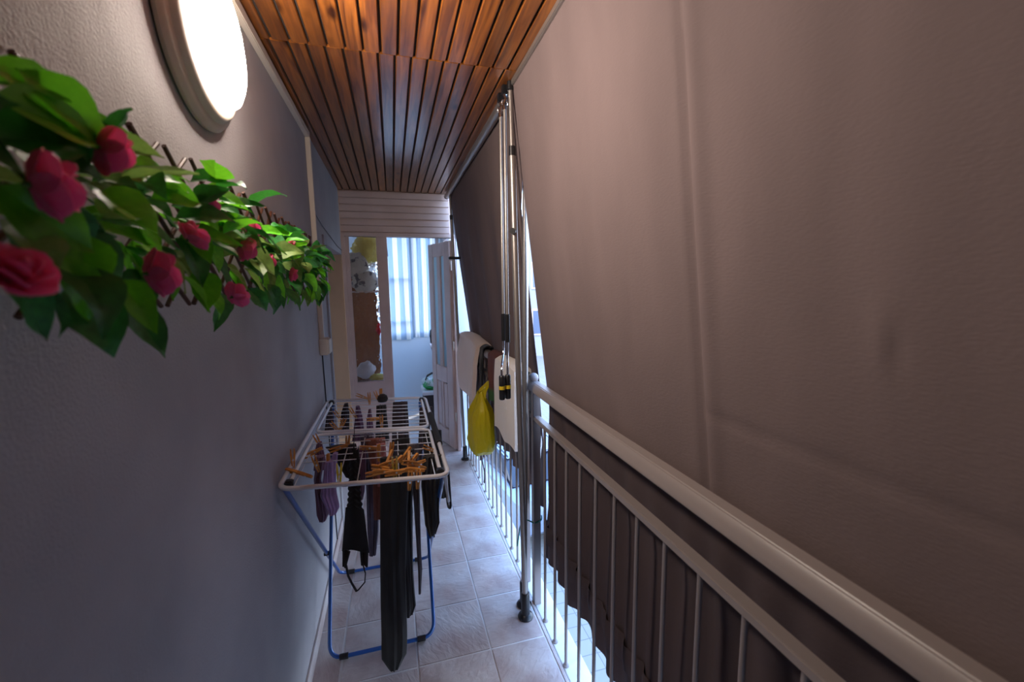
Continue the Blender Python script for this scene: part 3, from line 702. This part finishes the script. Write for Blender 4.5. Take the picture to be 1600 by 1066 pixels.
# folded side stay
obj('side_stay', T(rounded([(x1-.012, y0+.03, Z(x1)-.015), (x1+.004, y0+.06, .80), (x1+.006, y0+.10, .79), (x1+.004, y0+.22, Z(x1)-.02)], .02), .0055, seg=8), M_rackwhite, rk)
obj('elastic_loop', T(rounded([(x1+.008, y0+.08, Z(x1)-.02), (x1+.010, y0+.06, .775), (x1+.004, y0+.10, .760), (x1+.002, y0+.13, .82)], .02), .0045, seg=8), M_foam, rk)

# ---- garments
def tubecloth(name, m, label, cat, prof, yc, d=.012, fold=.25, nf=5, seed=0, wire=None, n=28):
    """flattened cloth tube: prof rows (z, xleft, xright[, y])"""
    rows = []
    for a, c_ in zip(prof, prof[1:]):
        for k in range(6):
            t_ = k/6; rows.append([p*(1-t_)+q*t_ for p, q in zip(a, c_)])
    rows.append(list(prof[-1])); b = bmesh.new(); R_ = []
    for row in rows:
        z, xa, xb = row[:3]; y = row[3] if len(row) > 3 else yc
        ring = []
        for k in range(n):
            t_ = 2*PI*k/n; xx = math.cos(t_); yy = math.sin(t_)
            w_ = (xb-xa)/2*(1+.03*nz(z*18, seed)); dd = d*(1+fold*math.sin(nf*xx*PI/2*1.7+seed+z*3)+.5*nz(xx*2, z*6, seed))
            ring.append(b.verts.new(((xa+xb)/2+xx*w_, y+yy*dd+.008*nz(z*5, xx, seed), z)))
        R_.append(ring)
    for A, B in zip(R_, R_[1:]):
        for k in range(n): b.faces.new((A[k], A[(k+1) % n], B[(k+1) % n], B[k]))
    b.faces.new(R_[0]); b.faces.new(R_[-1][::-1])
    return tag(obj(name, b, m), label, cat)
def zx(px_, py_, Y): p = at(px_, py_, Y=Y); return p.z, p.x
def garment(name, m, label, cat, Y, rows, d=.012, **k):
    """rows: (y pixel, left x pixel, right x pixel); taken to the vertical plane through wire Y"""
    pr = []
    for yp, xa, xb in rows:
        z, a_ = zx(xa, yp, Y); _, b_ = zx(xb, yp, Y); pr.append((z, a_, b_))
    top = Z((pr[0][1]+pr[0][2])/2)+.004
    pr[0] = (top, pr[0][1], pr[0][2])
    return tubecloth(name, m, label, cat, pr, Y, d, **k)
C_black = cloth('black_jersey', (.012, .010, .010)); C_blk2 = cloth('faded_black_cotton', (.018, .014, .015))
C_brn = cloth('dark_brown_knit', (.045, .028, .032)); C_lilac = cloth('lilac_cotton', (.42, .27, .52)); C_mauve = cloth('mauve_knit', (.17, .07, .13))
C_rust = cloth('rust_cotton', (.36, .12, .08)); C_pink = cloth('salmon_cotton', (.60, .22, .22)); C_plum = cloth('plum_grey_knit', (.13, .10, .15)); C_tight = cloth('grey_brown_nylon', (.10, .075, .085))
garment('trousers', C_black, 'long black trouser leg hanging nearly to the floor', 'trousers', 1.640, [(716, 594, 640), (800, 594, 637), (900, 594, 634), (1000, 596, 637), (1030, 596, 636), (1046, 608, 624)], .016, seed=1, nf=4)
garment('leggings', C_blk2, 'shorter black legging hanging just behind the longest trouser leg', 'leggings', 1.700, [(708, 622, 648), (800, 624, 644), (900, 628, 646), (950, 630, 650), (962, 634, 645)], .014, seed=2)
garment('tights', C_tight, 'thin grey brown tights hanging beside the black leggings', 'tights', 1.765, [(697, 636, 654), (780, 646, 656), (860, 651, 658), (890, 653, 660), (928, 654, 658)], .007, seed=3)
garment('leggings', C_blk2, 'dark legging strip between trousers and tights', 'leggings', 1.84, [(688, 618, 640), (800, 632, 645), (860, 638, 645), (905, 640, 644)], .008, seed=4)
garment('knit_sleeve', C_black, 'black knitted sleeve hanging at the right side of the rack', 'sleeve', 1.625, [(716, 660, 691), (760, 658, 688), (790, 661, 686), (820, 664, 687), (836, 670, 681)], .014, seed=5, fold=.4)
garment('shirt', C_black, 'black shirt spread over the far right of the rack', 'shirt', 1.92, [(678, 660, 690), (730, 664, 692), (780, 676, 699)], .012, seed=6)
# lace bralette with scalloped edges and straps
br_ = thing('bralette', 'black lace bralette with scalloped edges and dangling straps', 'underwear', (-.15, 1.655, .6))
def lace(u_, v_):
    yp = 712+v_*150; sc_ = 1.0*math.sin(v_*105)
    L_ = 545+(-8)*v_ + 5*math.sin(v_*PI)-4*v_*v_*1.5+sc_; R_r = 562+4*v_+14*max(0, v_-.35)+sc_
    if v_ > .55: L_ = 541-6*(v_-.55)/.45; R_r = 569+8*(v_-.55)/.45
    p = at(L_+(R_r-L_)*u_, yp, Y=1.655); return Vector((p.x, 1.655+.010*math.sin(u_*5), Z(p.x)+.004 if v_ == 0 else p.z))
obj('cup_panel', sheet(lace, 14, 150, .005), C_black, br_)
P = lambda x, y: at(x, y, Y=1.655)
obj('cup', sheet(lambda u_, v_: P(535+u_*(13-7*v_), 860+v_*26)+Vector((0, .01*math.sin(u_*4), 0)), 8, 10, .006), C_black, br_)
obj('cup', sheet(lambda u_, v_: P(562+v_*2+u_*(14-3*v_), 858+v_*26)+Vector((0, .01*math.sin(u_*4), 0)), 8, 10, .006), C_black, br_)
obj('strap', T([P(541, 884), P(544, 900), P(550, 912), P(557, 924)], .0045, seg=6), C_black, br_)
obj('strap', T([P(567, 882), P(571, 896), P(570, 910), P(560, 922), P(557, 924)], .0028, seg=6), C_black, br_)
# lilac bra-like garment with cup
garment('lilac_top', C_lilac, 'lilac garment pegged at the left front of the rack', 'underwear', 1.64, [(722, 508, 521), (745, 505, 522), (775, 500, 527), (795, 510, 531), (804, 514, 526)], .014, seed=8)
garment('sock', C_mauve, 'short mauve sock with rounded toe below the lilac garment', 'sock', 1.70, [(706, 494, 508), (750, 490, 502), (780, 493, 510), (805, 495, 514), (814, 499, 510)], .018, seed=9)
garment('underpants', C_lilac, 'crumpled lilac underpants hanging beside the plastic yellow peg', 'underwear', 1.72, [(705, 520, 528), (740, 508, 526), (780, 500, 523)], .013, seed=10)
garment('sock', C_mauve, 'dark mauve sock pegged by the left wing of the rack', 'sock', 1.86, [(688, 495, 503), (705, 492, 506), (735, 490, 512)], .012, seed=11)
garment('vest', C_black, 'black vest bunched over the middle wires of the near wing', 'vest', 1.80, [(692, 508, 556), (712, 520, 560), (745, 540, 556)], .016, seed=12)
garment('sock', C_mauve, 'mauve sock hanging behind the black lace bralette', 'sock', 1.75, [(699, 556, 572), (740, 556, 572), (770, 557, 570), (781, 562, 567)], .012, seed=13)
garment('vest', C_plum, 'plum grey garment hanging left of the black trousers', 'vest', 1.92, [(678, 562, 584), (760, 572, 592), (830, 574, 592), (868, 577, 588)], .014, seed=14)
garment('t_shirt', C_rust, 'rust coloured shirt glimpsed left of the black trousers', 'shirt', 1.86, [(687, 570, 602), (740, 582, 605), (812, 584, 600)], .012, seed=15)
garment('t_shirt', C_pink, 'salmon pink cloth hanging over the near wing wires', 'shirt', 1.79, [(692, 588, 602), (715, 588, 604), (760, 590, 606)], .010, seed=16)
# far wing
garment('sock', C_brn, 'small dark brown sock under the far left corner of the rack', 'sock', 2.40, [(637, 513, 518), (650, 510, 521), (680, 506, 522)], .014, seed=17)
garment('sock', C_brn, 'tall brown sock hanging from the far wing', 'sock', 2.47, [(632, 538, 544), (645, 533, 546), (676, 530, 546)], .012, seed=18)
garment('vest', C_mauve, 'mauve printed top hanging in the middle of the far wing', 'vest', 2.40, [(637, 556, 562), (650, 555, 566), (690, 550, 572)], .014, seed=19)
garment('sock', C_mauve, 'mauve sock hanging between the printed top and the black cap', 'sock', 2.33, [(642, 576, 580), (655, 573, 582), (690, 573, 586)], .010, seed=20)
garment('underpants', C_black, 'black underpants hanging at the far wing beside the door panel', 'underwear', 2.40, [(636, 588, 604), (645, 588, 604), (690, 586, 609)], .014, seed=21)
garment('trousers', C_brn, 'dark brown trousers over the far wing in front of the open door', 'trousers', 2.46, [(632, 614, 637), (650, 613, 638), (700, 612, 641), (760, 614, 646)], .014, seed=22)
garment('trousers', C_brn, 'brown trousers hanging at the right end of the far wing', 'trousers', 2.33, [(645, 656, 676), (665, 655, 672), (720, 652, 672)], .012, seed=23)
hc = at(594, 621, Y=2.46)
tag(obj('hair_bun_cap', lathe(bmesh.new(), [(0, 0), (.025, .004), (.031, .018), (.026, .036), (.012, .046), (0, .048)], Matrix.Translation((hc.x+.012, 2.47, Z(hc.x)+.004)), 20), C_black), 'round black cap resting on the far wires', 'cap')

# ---- clothes pegs
def peg_meshes(m, big=1.0):
    def lg(s):
        b = bmesh.new(); w_ = .0045
        pr = [(-.036, .0075), (-.036, .0045), (-.004, .0012), (.018, .0009), (.030, .0018), (.034, .0008), (.034, .0045), (.010, .0068), (-.020, .0088)]
        A = [b.verts.new((s*x, -w_, z)) for z, x in pr]; B = [b.verts.new((s*x, w_, z)) for z, x in pr]
        for i in range(len(pr)): b.faces.new((A[i], A[(i+1) % len(pr)], B[(i+1) % len(pr)], B[i]))
        b.faces.new(A); b.faces.new(B[::-1]); bmesh.ops.scale(b, vec=(big, big, big), verts=b.verts); return mesh_from('peg_leg', b, m)
    sp_ = bmesh.new(); tube(sp_, [(0, -.006*big, .004*big), (0, .006*big, .004*big)], .0036*big, seg=8)
    return lg(-1), lg(1), mesh_from('spring', sp_, M_spring)
PM = peg_meshes(M_peg); PMY = peg_meshes(M_pegy, 1.15); PMC = peg_meshes(M_pegc, 1.25)
def peg(loc, rot, label, group=None, pm=PM):
    r = bpy.data.objects.new('clothes_peg', None); COL.objects.link(r); r.empty_display_size = .02
    r.location = loc; r.rotation_euler = rot; tag(r, label, 'clothes peg', group)
    for nme, me in zip(('peg_leg', 'peg_leg', 'spring'), pm):
        o = bpy.data.objects.new(nme, me); COL.objects.link(o); o.parent = r
    return r
# jaws point to local +z; a peg on a wire points down (rot x = pi)
G1 = 'wooden pegs heaped at the front of the rack'; L1 = 'wooden clothes peg in the heap at the front right of the rack'
rnd = random.Random(3)
heap = [(-.085, 1.50, 0, 1.50), (-.06, 1.485, 0, 1.62), (-.045, 1.53, .4, 1.45), (-.03, 1.50, -.2, 1.72), (-.015, 1.56, .8, 1.2), (-.04, 1.58, 1.1, .9), (.0, 1.50, .2, 1.5), (-.07, 1.52, -.5, 1.6),
        (.035, 1.52, .5, 1.9), (.05, 1.50, -.3, 1.6), (.045, 1.57, .9, 1.2), (.02, 1.60, .6, .8), (.06, 1.53, .2, 2.0), (-.02, 1.47, .1, 1.55), (.03, 1.55, 1.4, .6), (.065, 1.56, -.7, 1.1)]
for i, (x, y, a_, tilt) in enumerate(heap):
    peg((x, y, Z(x)+.004+.010*(i % 3)), (0, tilt, a_), L1, G1)
G2 = 'pegs hanging below the heap'
for x, y in ((-.052+.08, 1.47), (.057, 1.475)): peg((x, y, Z(x)-.022), (PI, .12, .2), 'wooden peg hanging jaws down below the heap by the black trousers', G2)
def up_peg(px_, py_, Y, rot, label): p = at(px_, py_, Y=Y); peg((p.x, Y, p.z), rot, label)
up_peg(457.5, 717, 1.62, (PI, .03, .3), 'wooden peg standing upright at the left edge of the rack')
up_peg(459, 737, 1.56, (PI/2, 1.1, .9), 'wooden peg lying slanted below the upright one at the left edge')
up_peg(477, 742, 1.52, (PI/2, .9, .8), 'wooden peg lying across the leftmost support wire')
up_peg(494, 725, 1.64, (PI, -.25, .2), 'wooden peg gripping the lilac garment at its left')
up_peg(513, 724, 1.65, (PI, .1, 1.4), 'wooden peg gripping the top of the lilac garment')
up_peg(497, 690, 1.86, (PI, -.35, .3), 'wooden peg holding the dark mauve sock at the middle bar')
up_peg(490, 707, 1.75, (0, 1.2, .2), 'wooden peg lying on the near wing wires, left')
up_peg(530, 700, 1.78, (0, 1.38, .15), 'wooden peg lying flat across the black vest')
up_peg(543, 694, 1.80, (PI, .1, .4), 'wooden peg holding the black vest')
up_peg(576, 700, 1.75, (0, 1.75, .1), 'wooden peg lying flat on the wires right of the vest')
up_peg(611, 705, 1.70, (PI, .2, .5), 'large looking wooden peg clipped above the black trousers')
up_peg(592, 708, 1.73, (PI, .1, 1.2), 'wooden peg holding the salmon cloth')
up_peg(672, 702, 1.68, (0, 2.15, .5), 'wooden peg lying loose at the right of the near wing')
up_peg(566, 620, 2.45, (0, 2.05, .3), 'wooden peg lying slanted on the far tube')
up_peg(577, 623, 2.47, (PI, .0, .2), 'wooden peg standing behind the mauve sock')
up_peg(589, 620, 2.47, (PI, -.3, .2), 'wooden peg clipped beside the black cap')
up_peg(595, 617, 2.50, (PI, .1, .9), 'wooden peg sticking up behind the black cap')
up_peg(528, 650, 2.27, (PI, -.5, .3), 'wooden peg tilted beside the tall brown sock')
up_peg(552, 646, 2.27, (PI, -.45, .3), 'wooden peg tilted on the mauve printed top')
up_peg(584, 655, 2.16, (0, 1.6, .2), 'wooden peg lying flat at the near side of the far wing')
up_peg(596, 660, 2.12, (PI, .0, .3), 'wooden peg clipped on the black underpants')
up_peg(524, 668, 2.06, (PI, -.6, .3), 'wooden peg by the middle bar, left')
up_peg(534, 665, 2.10, (PI, .5, .3), 'wooden peg by the middle bar under the tall brown sock')
p = at(530, 742, Y=1.53); peg((p.x, 1.53, p.z), (PI, .05, .15), 'opaque yellow plastic peg beside the lace bralette', None, PMY)
p = at(617, 733, Y=1.50); peg((p.x, 1.50, p.z), (PI, .02, .1), 'translucent pale yellow peg standing in the heap', None, PMC)

# ------------------------------------------------------------------ flower trellis
tr = thing('flower_trellis', 'willow trellis wound with green leaves and pink artificial roses', 'plant', (-.37, 1.2, 1.6))
rod = {}
P0, PITCHY = -.02, .100
zt, zb = 1.846, 1.575; DY = .33
for i in range(26):
    y = P0 + PITCHY*i
    for s in (-1, 1):
        ya, yb_ = y, y + s*DY
        if max(ya, yb_) > 2.30 or min(ya, yb_) < .02: 
            f_ = 1.0
            if yb_ > 2.30: f_ = (2.30-ya)/(yb_-ya)
            if yb_ < .02: f_ = (.02-ya)/(yb_-ya)
            if ya > 2.26 or ya < .0 or f_ <= .15: continue
            yb_ = ya+(yb_-ya)*f_; z_b = zt+(zb-zt)*f_
        else: z_b = zb
        xo = XL+.032 + (.009 if s > 0 else 0); j = random.uniform(-.004, .004)
        obj('willow_rod', T([(xo, ya, zt+j), (xo+random.uniform(-.003, .003), (ya+yb_)/2, (zt+z_b)/2), (xo, yb_, z_b)], random.uniform(.0036, .0046), seg=7), M_willow, tr)
# leaves
def leaf_mesh(m, seed, wd=.42, curl=.25):
    r_ = random.Random(seed); b = bmesh.new(); n = 8; rows = []
    for i in range(n+1):
        t_ = i/n; w_ = wd*.5*(math.sin(PI*min(1, t_*1.02)**.72)**.9) if 0 < t_ < 1 else .004
        zc = curl*(t_-.5)**2*-1 + .05*math.sin(t_*5+seed)
        row = []
        for k in (-1, -.5, 0, .5, 1):
            row.append(b.verts.new((w_*k*(1+.06*r_.uniform(-1, 1)), t_, zc + abs(k)*w_*.42 + .02*math.sin(t_*11+k*2+seed))))
        rows.append(row)
    for A, B in zip(rows, rows[1:]):
        for k in range(4): b.faces.new((A[k], A[k+1], B[k+1], B[k]))
    return mesh_from('leaf', b, m)
leaves = [leaf_mesh(M_leaf[i % 3 if i < 6 else (0, 1, 1, 1)[i % 4]], i, .50+.07*(i % 3), .2+.12*(i % 4)) for i in range(12)]
def put_leaf(p, d, nrm, size, kind=None):
    d = Vector(d).normalized(); nrm = Vector(nrm); nrm = (nrm - d*nrm.dot(d)).normalized(); x = d.cross(nrm)
    m = Matrix((x, d, nrm)).transposed().to_4x4(); m.translation = Vector(p)
    o = link('leaf', random.choice(leaves) if kind is None else leaves[kind], tr)
    o.matrix_basis = m @ Matrix.Scale(size, 4)
rnd = random.Random(11)
def spray(y):
    zc = 1.70 + .01*math.sin(y*9) - .012*max(0, y-1.4)
    return zc
for i in range(255):
    y = .36 + (2.12-.36)*(i+rnd.random())/255
    h = rnd.gauss(0, .5); h = max(-1, min(.85, h))
    z = spray(y) + h*.095
    out = rnd.random(); x = XL + .05 + .07*out
    a_ = rnd.uniform(-PI, PI)
    if h < -.3: d = (rnd.uniform(.0, .6), rnd.uniform(-.6, .6), -1)
    elif h > .4: d = (rnd.uniform(.1, .9), rnd.uniform(-1, 1), rnd.uniform(-.35, .28))
    else: d = (rnd.uniform(.1, 1), rnd.uniform(-1, 1), rnd.uniform(-.9, .25))
    nrm = (rnd.uniform(.3, 1.0), rnd.uniform(-1.0, .2), rnd.uniform(.2, 1))
    put_leaf((x, y, z), d, nrm, rnd.uniform(.055, .085))
# some large ones the photograph shows singly
def pl(px_, py_, X, d, n, s, kind): p = at(px_, py_, X=X); put_leaf(p, d, n, s, kind)
pl(-25, 90, -.30, (.2, 1, -.45), (.6, -1, .7), .10, 0)
pl(-30, 200, -.29, (.2, 1, .1), (.6, -1, .5), .09, 4)
pl(30, 230, -.29, (.2, 1, .0), (.6, -1, .5), .09, 1)
pl(10, 140, -.28, (.2, 1, -.2), (.6, -1, .5), .09, 3)
pl(30, 105, -.29, (.3, .6, -.5), (.6, -1, .7), .09, 0)
pl(85, 190, -.29, (.2, 1, .02), (.7, -1, .7), .095, 3)
pl(130, 205, -.30, (.1, 1, .08), (.7, -1, .6), .085, 0)
pl(205, 268, -.30, (.3, .9, .02), (.6, -.8, .9), .095, 0)
pl(245, 300, -.30, (.3, .9, .0), (.8, -.8, .8), .085, 3)
pl(20, 330, -.29, (.1, .1, -1), (1, -.3, .2), .070, 1)
pl(95, 400, -.28, (.1, .35, -1), (.9, -.5, .2), .065, 0)
pl(75, 310, -.29, (.0, .5, -1), (.9, -.4, .3), .085, 1)
pl(110, 350, -.29, (.1, .7, -.8), (.9, -.4, .3), .08, 4)
pl(215, 420, -.31, (-.05, -.6, -1), (1, -.3, .3), .085, 1)
pl(5, 415, -.29, (.1, .5, -1), (1, -.3, .3), .07, 1)
pl(75, 470-30, -.29, (.0, .1, -1), (.6, .6, .3), .05, 4)
pl(330, 365, -.31, (.3, .9, .3), (.5, .5, 1), .065, 2)
pl(330, 400, -.31, (.3, .9, .35), (.5, -.5, 1), .065, 5)
pl(395, 370, -.31, (.3, .9, -.25), (.6, -.3, 1), .10, 2)
pl(345, 455, -.32, (-.05, -.3, -1), (1, -.3, .3), .08, 1)
pl(310, 420, -.31, (.1, .4, -1), (1, -.3, .3), .065, 0)
# stems
for k in range(34):
    y = .42+k*.052; z = spray(y)+rnd.uniform(-.07, .07)
    obj('stem', T([(XL+.04, y-.05, z+.02), (XL+.06, y, z+rnd.uniform(-.02, .02)), (XL+.075, y+.07, z-.02)], .0022, seg=5), M_stem, tr)
# roses
def petal_mesh(w_, h, cup):
    b = bmesh.new(); rows = []
    for i in range(6):
        v = i/5; row = []
        for k in range(5):
            u_ = k/4-.5; ww = w_*(.35+.65*math.sin(PI*(.12+.55*v)))
            r_ = .35+.65*math.sin(v*PI*.62)
            row.append(b.verts.new((ww*u_*2*.5, -cup*r_*(1-1.2*u_*u_) + (v**4)*-.10, h*v - .32*h*(u_*2)**2*v)))
        rows.append(row)
    for A, B in zip(rows, rows[1:]):
        for k in range(4): b.faces.new((A[k], A[k+1], B[k+1], B[k]))
    bmesh.ops.recalc_face_normals(b, faces=b.faces); bmesh.ops.solidify(b, geom=b.faces[:], thickness=.03)
    return mesh_from('petal', b, M_rose)
PT = [petal_mesh(.95, .95, .22), petal_mesh(1.15, 1.0, .34), petal_mesh(1.3, .95, .46)]
bud = mesh_from('rose', lathe(bmesh.new(), [(0, 0), (.2, .08), (.26, .35), (.2, .75), (.08, .9), (0, .88)], None, 12), M_rose)
calyx = mesh_from('calyx', lathe(bmesh.new(), [(0, -.25), (.06, -.24), (.10, -.05), (.26, .10), (.30, .22), (.24, .12), (0, .05)], None, 10), M_stem)
def rose(px_, py_, X, size, axis):
    p = at(px_, py_, X=X); ax = Vector(axis).normalized(); a, b_ = frame_of(ax)
    m = Matrix((a, b_, ax)).transposed().to_4x4()
    m.translation = p - ax*size*.45
    size *= .62; o = link('rose', bud, tr); o.matrix_basis = m @ Matrix.Scale(size, 4); o['label'] = 'pink rose bloom'
    for ring, (cnt, tl) in enumerate(((3, .05), (4, .32), (5, .72))):
        for k in range(cnt):
            q = bpy.data.objects.new('petal', PT[ring]); COL.objects.link(q); q.parent = o
            q.matrix_basis = Matrix.Rotation(2*PI*k/cnt + ring*.5, 4, 'Z') @ Matrix.Rotation(tl+random.uniform(-.07, .07), 4, 'X')
    q = bpy.data.objects.new('calyx', calyx); COL.objects.link(q); q.parent = o
for a in [(40, 410, -0.235, .036, (.7, -.3, .6)), (112, 292, -0.245, .046, (.6, .6, .1)), (192, 242, -0.255, .040, (.5, .8, -.1)), (330, 316, -0.275, .038, (.5, .6, .5)),
          (313, 362, -0.265, .040, (.6, .4, .6)), (268, 425, -0.265, .050, (.7, .7, .1)), (397, 352, -0.275, .036, (.5, .5, .6)), (393, 393, -0.265, .042, (.7, .8, -.4)),
          (377, 457, -0.275, .042, (.4, .6, .3)), (427, 406, -0.275, .036, (.6, .3, .2)), (460, 385, -0.275, .036, (.7, .2, -.1)), (463, 430, -0.275, .038, (.6, .2, -.1))]:
    rose(*a)
